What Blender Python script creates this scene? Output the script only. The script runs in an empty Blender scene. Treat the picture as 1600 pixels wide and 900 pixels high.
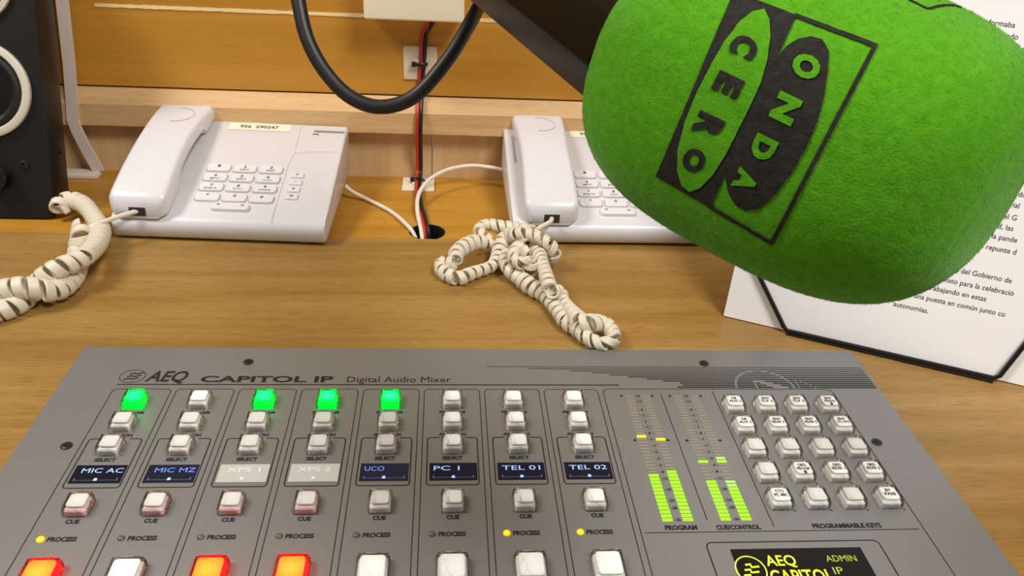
import bpy, bmesh, math, random
from mathutils import Vector, Matrix, noise
random.seed(7)
scn = bpy.context.scene
COL = scn.collection
PI = math.pi

# ------------------------------------------------------------------ camera
F_PX = 1282.463
RC = Matrix(((0.9962976, -0.0115995, -0.0851849), (-0.0680197, 0.4996182, -0.8635710), (0.0525769, 0.8661680, 0.4969795)))
CP = Vector((0.1683667, -0.3076787, 0.2950162))
cam_d = bpy.data.cameras.new('camera')
cam_d.sensor_width = 36.0
cam_d.lens = F_PX / 1600 * 36.0
cam_d.clip_start = 0.01
cam = bpy.data.objects.new('camera', cam_d)
cam.matrix_world = Matrix.Translation(CP) @ RC.to_4x4()
COL.objects.link(cam)
scn.camera = cam

# ------------------------------------------------------------------ light
world = bpy.data.worlds.new('world')
scn.world = world
world.use_nodes = True
world.node_tree.nodes['Background'].inputs[0].default_value = (1.0, 0.96, 0.91, 1)
world.node_tree.nodes['Background'].inputs[1].default_value = 0.20


def area(name, loc, target, sx, sy, power, col):
    d = bpy.data.lights.new(name, 'AREA')
    d.shape = 'RECTANGLE'
    d.size, d.size_y, d.energy, d.color = sx, sy, power, col
    o = bpy.data.objects.new(name, d)
    o.location = loc
    o.rotation_euler = (Vector(target) - Vector(loc)).to_track_quat('-Z', 'Y').to_euler()
    COL.objects.link(o)


area('ceiling_lamp', (-0.95, 0.00, 1.45), (0.0, 0.2, 0), 0.45, 0.45, 19, (1.0, 0.96, 0.91))
area('ceiling_lamp', (0.85, -0.70, 1.60), (0.35, 0.0, 0), 0.60, 0.50, 25, (1.0, 0.965, 0.925))
vs = scn.view_settings
vs.view_transform = 'Standard'
vs.look = 'None'
vs.exposure = 0.0
vs.gamma = 1.0
vs.use_curve_mapping = False


# ------------------------------------------------------------------ helpers
def ray(px, py):
    return RC @ Vector(((px - 800) / F_PX, -(py - 450) / F_PX, -1))


def at(px, py, z=0.0):
    d = ray(px, py)
    return CP + d * ((z - CP.z) / d.z)


def aty(px, py, y):
    d = ray(px, py)
    return CP + d * ((y - CP.y) / d.y)


def atd(px, py, dep):
    return CP + ray(px, py) * dep


def srgb(r, g, b):
    f = lambda v: (v / 255) / 12.92 if v / 255 <= 0.04045 else ((v / 255 + 0.055) / 1.055) ** 2.4
    return (f(r), f(g), f(b), 1.0)


def mat(name, col, rough=0.5, metal=0.0, spec=0.5, emit=None, estr=0.0, bump=0.0, bscale=300.0, var=0.0):
    m = bpy.data.materials.new(name)
    m.use_nodes = True
    nt = m.node_tree
    p = nt.nodes['Principled BSDF']
    p.inputs['Base Color'].default_value = col
    p.inputs['Roughness'].default_value = rough
    p.inputs['Metallic'].default_value = metal
    p.inputs['Specular IOR Level'].default_value = spec
    if emit:
        p.inputs['Emission Color'].default_value = emit
        p.inputs['Emission Strength'].default_value = estr
    if bump or var:
        tc = nt.nodes.new('ShaderNodeTexCoord')
        n = nt.nodes.new('ShaderNodeTexNoise')
        n.inputs['Scale'].default_value = bscale
        n.inputs['Detail'].default_value = 4
        nt.links.new(tc.outputs['Object'], n.inputs['Vector'])
        if bump:
            b = nt.nodes.new('ShaderNodeBump')
            b.inputs['Strength'].default_value = bump
            b.inputs['Distance'].default_value = 0.001
            nt.links.new(n.outputs['Fac'], b.inputs['Height'])
            nt.links.new(b.outputs['Normal'], p.inputs['Normal'])
        if var:
            mx = nt.nodes.new('ShaderNodeMixRGB')
            mx.inputs['Color1'].default_value = tuple(c * (1 - var) for c in col[:3]) + (1,)
            mx.inputs['Color2'].default_value = tuple(min(1, c * (1 + var)) for c in col[:3]) + (1,)
            nt.links.new(n.outputs['Fac'], mx.inputs['Fac'])
            nt.links.new(mx.outputs['Color'], p.inputs['Base Color'])
    return m


def wood(name, c1, c2, c3, rough=0.4, sc=(3, 60, 60), fleck=0.35, spec=0.4):
    m = bpy.data.materials.new(name)
    m.use_nodes = True
    nt = m.node_tree
    N, L = nt.nodes, nt.links
    p = N['Principled BSDF']
    tc = N.new('ShaderNodeTexCoord')
    mp = N.new('ShaderNodeMapping')
    mp.inputs['Scale'].default_value = sc
    L.new(tc.outputs['Object'], mp.inputs['Vector'])
    n1 = N.new('ShaderNodeTexNoise')
    n1.inputs['Scale'].default_value = 1.0
    n1.inputs['Detail'].default_value = 6
    n1.inputs['Roughness'].default_value = 0.6
    n1.inputs['Distortion'].default_value = 0.6
    L.new(mp.outputs['Vector'], n1.inputs['Vector'])
    r = N.new('ShaderNodeValToRGB')
    r.color_ramp.elements[0].position = 0.30
    r.color_ramp.elements[0].color = c1
    r.color_ramp.elements[1].position = 0.72
    r.color_ramp.elements[1].color = c3
    e = r.color_ramp.elements.new(0.5)
    e.color = c2
    L.new(n1.outputs['Fac'], r.inputs['Fac'])
    mp2 = N.new('ShaderNodeMapping')
    mp2.inputs['Scale'].default_value = tuple(s * k for s, k in zip(sc, (26, 16, 16)))
    L.new(tc.outputs['Object'], mp2.inputs['Vector'])
    n2 = N.new('ShaderNodeTexNoise')
    n2.inputs['Scale'].default_value = 1.0
    n2.inputs['Detail'].default_value = 2
    L.new(mp2.outputs['Vector'], n2.inputs['Vector'])
    r2 = N.new('ShaderNodeValToRGB')
    r2.color_ramp.elements[0].position = 0.30
    r2.color_ramp.elements[0].color = (0.45, 0.36, 0.28, 1)
    r2.color_ramp.elements[1].position = 0.48
    r2.color_ramp.elements[1].color = (1, 1, 1, 1)
    L.new(n2.outputs['Fac'], r2.inputs['Fac'])
    mx = N.new('ShaderNodeMixRGB')
    mx.blend_type = 'MULTIPLY'
    mx.inputs['Fac'].default_value = fleck
    L.new(r.outputs['Color'], mx.inputs['Color1'])
    L.new(r2.outputs['Color'], mx.inputs['Color2'])
    L.new(mx.outputs['Color'], p.inputs['Base Color'])
    p.inputs['Roughness'].default_value = rough
    p.inputs['Specular IOR Level'].default_value = spec
    b = N.new('ShaderNodeBump')
    b.inputs['Strength'].default_value = 0.08
    b.inputs['Distance'].default_value = 0.0005
    L.new(n2.outputs['Fac'], b.inputs['Height'])
    L.new(b.outputs['Normal'], p.inputs['Normal'])
    return m


def clear_plastic(name, tint, gloss):
    m = bpy.data.materials.new(name)
    m.use_nodes = True
    nt = m.node_tree
    N, L = nt.nodes, nt.links
    for n in list(N):
        N.remove(n)
    out = N.new('ShaderNodeOutputMaterial')
    mix = N.new('ShaderNodeMixShader')
    tr = N.new('ShaderNodeBsdfTransparent')
    tr.inputs['Color'].default_value = tint
    gl = N.new('ShaderNodeBsdfGlossy')
    gl.inputs['Roughness'].default_value = 0.08
    fr = N.new('ShaderNodeFresnel')
    fr.inputs['IOR'].default_value = gloss
    tc = N.new('ShaderNodeTexCoord')
    ns = N.new('ShaderNodeTexNoise')
    ns.inputs['Scale'].default_value = 330
    L.new(tc.outputs['Object'], ns.inputs['Vector'])
    bp = N.new('ShaderNodeBump')
    bp.inputs['Strength'].default_value = 0.8
    bp.inputs['Distance'].default_value = 0.0006
    L.new(ns.outputs['Fac'], bp.inputs['Height'])
    L.new(bp.outputs['Normal'], gl.inputs['Normal'])
    L.new(bp.outputs['Normal'], fr.inputs['Normal'])
    L.new(fr.outputs['Fac'], mix.inputs['Fac'])
    L.new(tr.outputs['BSDF'], mix.inputs[1])
    L.new(gl.outputs['BSDF'], mix.inputs[2])
    L.new(mix.outputs['Shader'], out.inputs['Surface'])
    return m


def to_mesh(bm, name, smooth=False):
    me = bpy.data.meshes.new(name)
    bmesh.ops.recalc_face_normals(bm, faces=bm.faces[:])
    bm.to_mesh(me)
    bm.free()
    if smooth:
        for p in me.polygons:
            p.use_smooth = True
    return me


def auto_smooth(me, ang=0.6):
    me.shade_smooth() if hasattr(me, 'shade_smooth') else None
    try:
        me.set_sharp_from_angle(angle=ang)
    except Exception:
        pass


def obj(name, bm, m, parent=None, loc=None, smooth=0.6):
    me = bm if isinstance(bm, bpy.types.Mesh) else to_mesh(bm, name)
    if smooth and not isinstance(bm, bpy.types.Mesh):
        for p in me.polygons:
            p.use_smooth = True
        auto_smooth(me, smooth)
    if m is not None and len(me.materials) == 0:
        me.materials.append(m)
    o = bpy.data.objects.new(name, me)
    COL.objects.link(o)
    if parent:
        o.parent = parent
    if loc is not None:
        o.location = loc
    return o


def thing(name, label, cat, loc=(0, 0, 0), rot=(0, 0, 0), group=None):
    o = bpy.data.objects.new(name, None)
    o.empty_display_size = 0.02
    COL.objects.link(o)
    o.location = loc
    o.rotation_euler = rot
    tag(o, label, cat, group)
    return o


def tag(o, label, cat, group=None):
    o['label'] = label
    o['category'] = cat
    if group:
        o['group'] = group
    return o


def struct(o):
    o['kind'] = 'structure'
    return o


def add_box(bm, x0, x1, y0, y1, z0, z1, bev=0.0, seg=2, edges='all'):
    t = bmesh.new()
    vs_ = [t.verts.new((x, y, z)) for z in (z0, z1) for y in (y0, y1) for x in (x0, x1)]
    for f in ((0, 1, 3, 2), (4, 6, 7, 5), (0, 4, 5, 1), (2, 3, 7, 6), (0, 2, 6, 4), (1, 5, 7, 3)):
        t.faces.new([vs_[i] for i in f])
    bmesh.ops.recalc_face_normals(t, faces=t.faces[:])
    if bev:
        bmesh.ops.bevel(t, geom=t.edges[:], offset=bev, segments=seg, profile=0.5, affect='EDGES', clamp_overlap=True)
    merge(bm, t)
    return bm


def merge(bm, t, M=None):
    vm = {}
    for v in t.verts:
        vm[v] = bm.verts.new(M @ v.co if M else v.co)
    for f in t.faces:
        try:
            bm.faces.new([vm[v] for v in f.verts])
        except ValueError:
            pass
    t.free()


def box(x0, x1, y0, y1, z0, z1, bev=0.0, seg=2):
    return add_box(bmesh.new(), x0, x1, y0, y1, z0, z1, bev, seg)


def rrect(x0, x1, y0, y1, r, n=6):
    pts = []
    for cx, cy, a0 in ((x1 - r, y1 - r, 0), (x0 + r, y1 - r, 90), (x0 + r, y0 + r, 180), (x1 - r, y0 + r, 270)):
        for k in range(n + 1):
            a = math.radians(a0 + 90 * k / n)
            pts.append((cx + r * math.cos(a), cy + r * math.sin(a)))
    return pts


def add_prism(bm, pts, z0, z1):
    n = len(pts)
    lo = [bm.verts.new((x, y, z0)) for x, y in pts]
    hi = [bm.verts.new((x, y, z1)) for x, y in pts]
    bm.faces.new(lo[::-1])
    bm.faces.new(hi)
    for i in range(n):
        bm.faces.new((lo[i], lo[(i + 1) % n], hi[(i + 1) % n], hi[i]))
    return bm


def add_loft(bm, rings, cap=True):
    R = [[bm.verts.new(p) for p in r] for r in rings]
    n = len(R[0])
    for a, b in zip(R, R[1:]):
        for i in range(n):
            bm.faces.new((a[i], a[(i + 1) % n], b[(i + 1) % n], b[i]))
    if cap:
        bm.faces.new(R[0][::-1])
        bm.faces.new(R[-1])
    return bm


def add_cyl(bm, c, r, h, n=24, axis='Z', r2=None):
    c = Vector(c)
    r2 = r if r2 is None else r2
    rings = []
    for rr, hh in ((r, 0), (r2, h)):
        ring = []
        for k in range(n):
            a = 2 * PI * k / n
            u, v = rr * math.cos(a), rr * math.sin(a)
            ring.append(c + (Vector((u, v, hh)) if axis == 'Z' else Vector((u, hh, v)) if axis == 'Y' else Vector((hh, u, v))))
        rings.append(ring)
    return add_loft(bm, rings)


def spline(pts, n=8):
    P = [Vector(p) for p in pts]
    out = []
    for i in range(len(P) - 1):
        p0, p1, p2, p3 = P[max(i - 1, 0)], P[i], P[i + 1], P[min(i + 2, len(P) - 1)]
        for k in range(n):
            t = k / n
            out.append(0.5 * ((2 * p1) + (p2 - p0) * t + (2 * p0 - 5 * p1 + 4 * p2 - p3) * t * t + (3 * p1 - p0 - 3 * p2 + p3) * t ** 3))
    out.append(P[-1])
    return out


def frames(path):
    T = []
    for i in range(len(path)):
        t = path[min(i + 1, len(path) - 1)] - path[max(i - 1, 0)]
        T.append(t.normalized() if t.length > 1e-9 else (T[-1] if T else Vector((0, 0, 1))))
    up = Vector((0, 0, 1)) if abs(T[0].z) < 0.9 else Vector((1, 0, 0))
    nrm = (up - T[0] * up.dot(T[0])).normalized()
    Nn = []
    for i, t in enumerate(T):
        if i:
            q = T[i - 1].rotation_difference(t)
            nrm = q @ nrm
            nrm = (nrm - t * nrm.dot(t)).normalized()
        Nn.append(nrm.copy())
    return T, Nn


def add_tube(bm, path, r, n=10, rb=None):
    path = [Vector(p) for p in path]
    T, Nn = frames(path)
    rb = r if rb is None else rb
    rings = []
    for p, t, nn in zip(path, T, Nn):
        b = t.cross(nn)
        rings.append([p + nn * (r * math.cos(2 * PI * k / n)) + b * (rb * math.sin(2 * PI * k / n)) for k in range(n)])
    return add_loft(bm, rings)


def add_coil(bm, ctrl, R, pitch, w, th, step=14, jitter=0.1, tilt=0.0):
    """flattened wire wound round a path; ends taper back onto the path"""
    dense = spline(ctrl, 40)
    # resample by arc length
    acc = [0.0]
    for a, b in zip(dense, dense[1:]):
        acc.append(acc[-1] + (b - a).length)
    total = acc[-1]
    turns = total / pitch
    ns = int(turns * step)
    path, j = [], 0
    for i in range(ns + 1):
        s = total * i / ns
        while j < len(acc) - 2 and acc[j + 1] < s:
            j += 1
        t = (s - acc[j]) / max(1e-9, acc[j + 1] - acc[j])
        path.append(dense[j].lerp(dense[j + 1], t))
    T, Nn = frames(path)
    cen, rad = [], []
    for i in range(ns + 1):
        ph = 2 * PI * i / step
        k = 1 + jitter * math.sin(i * 0.037 + 1) * math.sin(i * 0.011)
        d = Nn[i] * math.cos(ph) + T[i].cross(Nn[i]) * math.sin(ph)
        tl_ = tilt * math.sin(i * 0.019 + 0.7) * math.sin(ph + i * 0.004)
        cen.append(path[i] + d * (R * k) + T[i] * (R * tl_))
        rad.append(d)
    rings = []
    n = 8
    for i in range(ns + 1):
        t = (cen[min(i + 1, ns)] - cen[max(i - 1, 0)]).normalized()
        d = (rad[i] - t * rad[i].dot(t)).normalized()
        b = t.cross(d)
        ring = []
        for k in range(n):
            a = 2 * PI * k / n
            ca, sa = math.cos(a), math.sin(a)
            sx = math.copysign(abs(ca) ** 0.7, ca)
            sy = math.copysign(abs(sa) ** 0.6, sa)
            ring.append(cen[i] + d * (th * sx) + b * (w * sy))
        rings.append(ring)
    return add_loft(bm, rings)


_dg = None


def text_bm(s, size=1.0, bold=0.0, ext=0.0, align='LEFT', spacing=1.0):
    cu = bpy.data.curves.new('txt', 'FONT')
    cu.body = s
    cu.size = size
    cu.offset = bold
    cu.extrude = ext
    cu.align_x = align
    cu.space_character = spacing
    cu.resolution_u = 3
    o = bpy.data.objects.new('txt', cu)
    COL.objects.link(o)
    dg = bpy.context.evaluated_depsgraph_get()
    dg.update()
    me = bpy.data.meshes.new_from_object(o.evaluated_get(dg))
    bm = bmesh.new()
    bm.from_mesh(me)
    bpy.data.objects.remove(o)
    bpy.data.curves.remove(cu)
    bpy.data.meshes.remove(me)
    return bm


def put_text(bm, s, x0, x1, yb, h, z, bold=0.0, shear=0.0, th=0.00005, align='FIT'):
    """flat lettering lying on a level face, stretched to span x0..x1 with capital height h"""
    t = text_bm(s, 1.0, bold)
    xs = [v.co.x for v in t.verts]
    ys = [v.co.y for v in t.verts]
    if not xs:
        t.free()
        return
    cap = 0.72
    a, b = min(xs), max(xs)
    sx = (x1 - x0) / (b - a) if align == 'FIT' else h / cap
    off = x0 if align != 'CENTER' else (x0 + x1) / 2 - (b - a) * sx / 2
    sy = h / cap
    M = Matrix(((sx, sx * shear * 0 + shear * sy, 0, off - a * sx), (0, sy, 0, yb), (0, 0, 1, z), (0, 0, 0, 1)))
    merge(bm, t, M)


def strip_line(bm, pts, w, z, closed=False):
    """flat line of width w along xy points"""
    n = len(pts)
    P = [Vector((p[0], p[1])) for p in pts]
    L_, R_ = [], []
    for i in range(n):
        if closed:
            d0, d1 = P[i] - P[i - 1], P[(i + 1) % n] - P[i]
        else:
            d0 = P[i] - P[i - 1] if i else P[1] - P[0]
            d1 = P[i + 1] - P[i] if i < n - 1 else d0
        d = (d0.normalized() + d1.normalized())
        d = d.normalized() if d.length > 1e-6 else d1.normalized()
        nn = Vector((-d.y, d.x)) * (w / 2)
        L_.append(bm.verts.new((P[i].x + nn.x, P[i].y + nn.y, z)))
        R_.append(bm.verts.new((P[i].x - nn.x, P[i].y - nn.y, z)))
    for i in range(n if closed else n - 1):
        k = (i + 1) % n
        bm.faces.new((L_[i], R_[i], R_[k], L_[k]))


# ------------------------------------------------------------------ materials
M_desk = wood('beech_desk', srgb(138, 104, 50), srgb(154, 119, 60), srgb(170, 135, 78), 0.38, (2.5, 45, 45), 0.42)
M_strip = wood('orange_beech', srgb(166, 116, 34), srgb(182, 131, 44), srgb(196, 144, 56), 0.4, (2.5, 40, 40), 0.2)
M_panel = wood('orange_panel', srgb(184, 128, 42), srgb(198, 141, 50), srgb(210, 152, 62), 0.4, (2.0, 40, 40), 0.15)
M_ledge = wood('pale_ledge', srgb(206, 164, 112), srgb(218, 178, 126), srgb(228, 190, 142), 0.45, (3.0, 50, 50), 0.2)
M_board = wood('pale_board', srgb(206, 170, 120), srgb(218, 184, 136), srgb(226, 196, 148), 0.5, (60, 50, 3.0), 0.2)
M_seam = mat('chipped_edge', srgb(238, 206, 150), 0.6, bump=0.5, bscale=120, var=0.12)
M_steel = mat('grey_panel_paint', srgb(131, 132, 130), 0.42, 0.25, 0.4, bump=0.05, bscale=900, var=0.04)
M_ink = mat('black_ink', srgb(24, 22, 20), 0.6)
M_ink_dim = mat('grey_ink', srgb(50, 49, 46), 0.6)
M_screw = mat('dark_screw', srgb(58, 55, 48), 0.35, 0.6)
M_phone = mat('white_plastic', srgb(222, 221, 224), 0.30, bump=0.03, bscale=900)
M_phone_key = mat('white_key_plastic', srgb(228, 227, 229), 0.35)
M_grey_line = mat('grey_print', srgb(96, 92, 92), 0.6)
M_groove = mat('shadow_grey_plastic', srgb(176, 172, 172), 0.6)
M_cord = mat('cream_cord', srgb(222, 214, 192), 0.45, bump=0.05, bscale=400)
M_cable_w = mat('white_cable', srgb(228, 220, 204), 0.45)
M_black = mat('black_plastic', srgb(15, 14, 14), 0.45, bump=0.06, bscale=700)
M_black_rub = mat('black_rubber', srgb(28, 27, 27), 0.45)
M_black_deep = mat('deep_black', srgb(10, 10, 10), 0.7)
M_black_gloss = mat('black_gloss', srgb(16, 15, 14), 0.25)
M_mic = mat('black_satin_metal', srgb(7, 6, 6), 0.4, 0.0, 0.12)
M_red = mat('red_wire', srgb(190, 52, 30), 0.45)
M_paper = mat('white_paper', srgb(248, 245, 244), 0.8, spec=0.2)
M_text = mat('print_text', srgb(60, 56, 58), 0.8)
M_cream = mat('cream_box_plastic', srgb(252, 246, 214), 0.45)
M_ivory = mat('tie_mount_plastic', srgb(226, 214, 190), 0.5)
M_ring = mat('pale_metal_ring', srgb(214, 208, 190), 0.4)
M_tan_stand = mat('white_painted_metal', srgb(222, 210, 198), 0.45)
M_btn = mat('milky_button', srgb(236, 232, 226), 0.35, bump=0.2, bscale=500, var=0.08)
M_btn_pink = mat('milky_button_pink', srgb(228, 200, 196), 0.35, bump=0.2, bscale=500)
M_insert = mat('white_insert', srgb(252, 251, 248), 0.45, var=0.04, bscale=200)
M_insert_grey = mat('grey_white_insert', srgb(222, 220, 216), 0.45, var=0.05, bscale=200)
M_cover = clear_plastic('clear_cap', (1.0, 1.0, 0.99, 1), 1.30)
M_cover_g = clear_plastic('green_clear_cap', (0.30, 0.95, 0.5, 1), 1.35)
M_cover_r = clear_plastic('red_clear_cap', (1.0, 0.55, 0.45, 1), 1.35)
M_g_body = mat('lit_green', srgb(0, 190, 60), 0.4, emit=(0.0, 0.85, 0.06, 1), estr=1.5)
M_g_top = mat('lit_green_core', srgb(60, 230, 160), 0.4, emit=(0.03, 0.95, 0.45, 1), estr=1.5)
M_r_body = mat('lit_red', srgb(230, 20, 30), 0.4, emit=(1.0, 0.01, 0.02, 1), estr=2.5)
M_r_top = mat('lit_orange_core', srgb(255, 170, 40), 0.4, emit=(1.0, 0.50, 0.04, 1), estr=2.0)


def glow_core(name, inner, outer, radius, strength):
    m = mat(name, outer, 0.4)
    nt = m.node_tree
    p = nt.nodes['Principled BSDF']
    tc = nt.nodes.new('ShaderNodeTexCoord')
    sx = nt.nodes.new('ShaderNodeMapping')
    sx.inputs['Scale'].default_value = (1 / radius, 1 / radius, 0)
    ln = nt.nodes.new('ShaderNodeVectorMath')
    ln.operation = 'LENGTH'
    cr = nt.nodes.new('ShaderNodeValToRGB')
    cr.color_ramp.elements[0].position = 0.15
    cr.color_ramp.elements[0].color = inner
    cr.color_ramp.elements[1].position = 1.0
    cr.color_ramp.elements[1].color = outer
    nt.links.new(tc.outputs['Object'], sx.inputs['Vector'])
    nt.links.new(sx.outputs['Vector'], ln.inputs[0])
    nt.links.new(ln.outputs['Value'], cr.inputs['Fac'])
    nt.links.new(cr.outputs['Color'], p.inputs['Emission Color'])
    p.inputs['Emission Strength'].default_value = strength
    return m


M_g_top = glow_core('lit_green_core', (0.05, 1.0, 0.80, 1), (0.0, 0.85, 0.20, 1), 0.0052, 1.3)
M_r_top = glow_core('lit_orange_core', (1.0, 0.72, 0.09, 1), (1.0, 0.16, 0.03, 1), 0.0105, 1.6)
M_amber = mat('lit_amber_led', srgb(255, 190, 20), 0.3, emit=(1.0, 0.40, 0.0, 1), estr=1.4)
M_led_off = mat('unlit_led', srgb(96, 92, 82), 0.25)
M_seg_g = mat('lit_green_segment', srgb(120, 230, 0), 0.4, emit=(0.30, 0.95, 0.0, 1), estr=1.05)
M_seg_gd = mat('dim_green_segment', srgb(160, 210, 110), 0.4, emit=(0.30, 0.55, 0.10, 1), estr=0.5)
M_seg_y = mat('lit_yellow_segment', srgb(240, 230, 0), 0.4, emit=(1.0, 0.92, 0.0, 1), estr=1.0)
M_seg_off = mat('unlit_segment', srgb(148, 142, 120), 0.5)
M_oled = mat('dark_screen', srgb(8, 10, 18), 0.25, 0.0, 0.2, emit=(0.02, 0.05, 0.14, 1), estr=0.10)
M_oled2 = mat('navy_screen', srgb(16, 20, 34), 0.25, 0.0, 0.2, emit=(0.05, 0.07, 0.15, 1), estr=0.14)
M_oled_w = mat('pale_lit_screen', srgb(178, 178, 170), 0.3, emit=(0.70, 0.72, 0.68, 1), estr=0.16)
M_oled_txt = mat('screen_letters', srgb(150, 180, 240), 0.5, emit=(0.38, 0.56, 1.0, 1), estr=0.65)
M_oled_blue = mat('screen_letters_blue', srgb(90, 120, 210), 0.5, emit=(0.16, 0.28, 0.85, 1), estr=0.7)
M_oled_dot = mat('screen_scale', srgb(80, 90, 130), 0.5, emit=(0.2, 0.24, 0.45, 1), estr=0.3)
M_oled_faint = mat('screen_letters_faint', srgb(215, 220, 222), 0.5, emit=(0.7, 0.8, 0.95, 1), estr=0.2)
M_disp = mat('olive_black_screen', srgb(12, 16, 18), 0.25, 0.0, 0.2)
M_disp_txt = mat('yellow_screen_letters', srgb(225, 235, 40), 0.5, emit=(0.75, 0.85, 0.03, 1), estr=0.8)
M_disp_dim = mat('dim_yellow_screen_letters', srgb(150, 165, 40), 0.5, emit=(0.35, 0.45, 0.03, 1), estr=0.6)
M_slot = mat('dark_slot', srgb(48, 45, 40), 0.7)
M_label = mat('cream_label', srgb(238, 230, 204), 0.6)


def foam_mat(name, c1, c2):
    m = bpy.data.materials.new(name)
    m.use_nodes = True
    nt = m.node_tree
    N, L = nt.nodes, nt.links
    p = N['Principled BSDF']
    p.inputs['Roughness'].default_value = 0.95
    p.inputs['Specular IOR Level'].default_value = 0.1
    p.inputs['Sheen Weight'].default_value = 0.25
    p.inputs['Sheen Roughness'].default_value = 0.4
    p.inputs['Sheen Tint'].default_value = (0.6, 1.0, 0.5, 1)
    tc = N.new('ShaderNodeTexCoord')
    n = N.new('ShaderNodeTexNoise')
    n.inputs['Scale'].default_value = 420
    n.inputs['Detail'].default_value = 5
    n.inputs['Roughness'].default_value = 0.7
    L.new(tc.outputs['Object'], n.inputs['Vector'])
    n2 = N.new('ShaderNodeTexNoise')
    n2.inputs['Scale'].default_value = 1500
    n2.inputs['Detail'].default_value = 3
    L.new(tc.outputs['Object'], n2.inputs['Vector'])
    r = N.new('ShaderNodeValToRGB')
    r.color_ramp.elements[0].position = 0.3
    r.color_ramp.elements[0].color = c1
    r.color_ramp.elements[1].position = 0.7
    r.color_ramp.elements[1].color = c2
    L.new(n.outputs['Fac'], r.inputs['Fac'])
    L.new(r.outputs['Color'], p.inputs['Base Color'])
    ad = N.new('ShaderNodeMath')
    ad.operation = 'ADD'
    ad.inputs[0].default_value = 0.0
    L.new(n2.outputs['Fac'], ad.inputs[1])
    b = N.new('ShaderNodeBump')
    b.inputs['Strength'].default_value = 0.5
    b.inputs['Distance'].default_value = 0.0004
    L.new(ad.outputs[0], b.inputs['Height'])
    L.new(b.outputs['Normal'], p.inputs['Normal'])
    return m


M_foam = foam_mat('green_foam', srgb(74, 146, 16), srgb(94, 166, 30))
M_foam_ink = foam_mat('black_print_on_foam', srgb(38, 36, 34), srgb(56, 53, 50))
M_foam_ink.node_tree.nodes['Principled BSDF'].inputs['Sheen Weight'].default_value = 0.05

# ------------------------------------------------------------------ setting
WY = 0.4132
struct(obj('wall_back', box(-0.75, 1.70, WY - 0.0006, WY + 0.04, 0.0766, 0.75, 0.0005, 1), M_panel))
lb = box(-0.75, 0.1575, WY, WY + 0.03, -0.03, 0.046, 0.0004, 1)
add_box(lb, 0.1585, 1.70, WY, WY + 0.03, -0.03, 0.046, 0.0004, 1)
struct(obj('baseboard_back', lb, M_board, smooth=0))
tr = bmesh.new()
prof = [(WY + 0.02, 0.0440), (WY - 0.0115, 0.0440), (WY - 0.0125, 0.0450), (WY - 0.0125, 0.0638), (WY - 0.0115, 0.0650), (WY - 0.0010, 0.0752), (WY + 0.02, 0.0757)]
add_loft(tr, [[Vector((x, y, z)) for y, z in prof] for x in (-0.75, 1.70)])
struct(obj('trim_1', tr, M_ledge, smooth=0))
sm = bmesh.new()
random.seed(3)
rings = []
x = -0.118
while x < 1.69:
    h = 0.0011 + random.random() * 0.0006
    rings.append([Vector((x, WY - 0.0011, 0.1437 - h)), Vector((x, WY - 0.0006, 0.1437 + h)), Vector((x, WY + 0.004, 0.1437 + h)), Vector((x, WY + 0.004, 0.1437 - h))])
    x += 0.004
add_loft(sm, rings)
struct(obj('trim_2', sm, M_seam, smooth=0))
struct(obj('floor', box(-1.5, 2.2, -1.5, 0.5, -0.78, -0.75), mat('grey_floor', srgb(120, 112, 104), 0.6, var=0.1, bscale=20)))

# ------------------------------------------------------------------ desk
EDGE = 0.2825
desk = thing('desk', 'wide beech desk carrying the grey mixer and both white phones', 'desk', (0.15, 0.1, 0))
DL = Vector((-0.15, -0.1, 0))
w = box(-0.75, 1.70, -0.35, EDGE, -0.025, 0.0, 0.0006, 1)
obj('desktop', w, M_desk, desk, DL, 0)
# back strip with a round cable hole
HC, HR = (0.1560, 0.2975), 0.0148
st = bmesh.new()
Y0, Y1 = EDGE + 0.0003, WY - 0.0003
hole = [(HC[0] + HR * math.cos(a), HC[1] + HR * math.sin(a)) for a in (2 * PI * k / 40 for k in range(40))]
def strip_top(z, flip):
    o_ = [st.verts.new((x_, y_, z)) for x_, y_ in ((-0.75, Y0), (1.70, Y0), (1.70, Y1), (-0.75, Y1))]
    i_ = [st.verts.new((x_, y_, z)) for x_, y_ in hole]
    es = [st.edges.new((o_[k], o_[(k + 1) % 4])) for k in range(4)] + [st.edges.new((i_[k], i_[(k + 1) % 40])) for k in range(40)]
    bmesh.ops.triangle_fill(st, edges=es, use_beauty=True)
    return o_, i_
o1, i1 = strip_top(-0.0015, False)
o2, i2 = strip_top(-0.022, True)
for k in range(4):
    st.faces.new((o1[k], o1[(k + 1) % 4], o2[(k + 1) % 4], o2[k]))
for k in range(40):
    st.faces.new((i1[k], i1[(k + 1) % 40], i2[(k + 1) % 40], i2[k]))
obj('back_strip', st, M_strip, desk, DL, 0)
gm = bmesh.new()
add_loft(gm, [[Vector((HC[0] + r_ * math.cos(2 * PI * k / 40), HC[1] + r_ * math.sin(2 * PI * k / 40), z_)) for k in range(40)]
              for r_, z_ in ((HR - 0.0001, -0.0016), (HR - 0.0012, -0.0017), (HR - 0.0014, -0.0225), (0.001, -0.0226))], cap=False)
obj('cable_hole', gm, M_black_deep, desk, DL)
for xx in (-0.72, 1.64):
    obj('side_panel', box(xx, xx + 0.03, -0.3, 0.4, -0.75, -0.0255), M_desk, desk, DL, 0)

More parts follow.
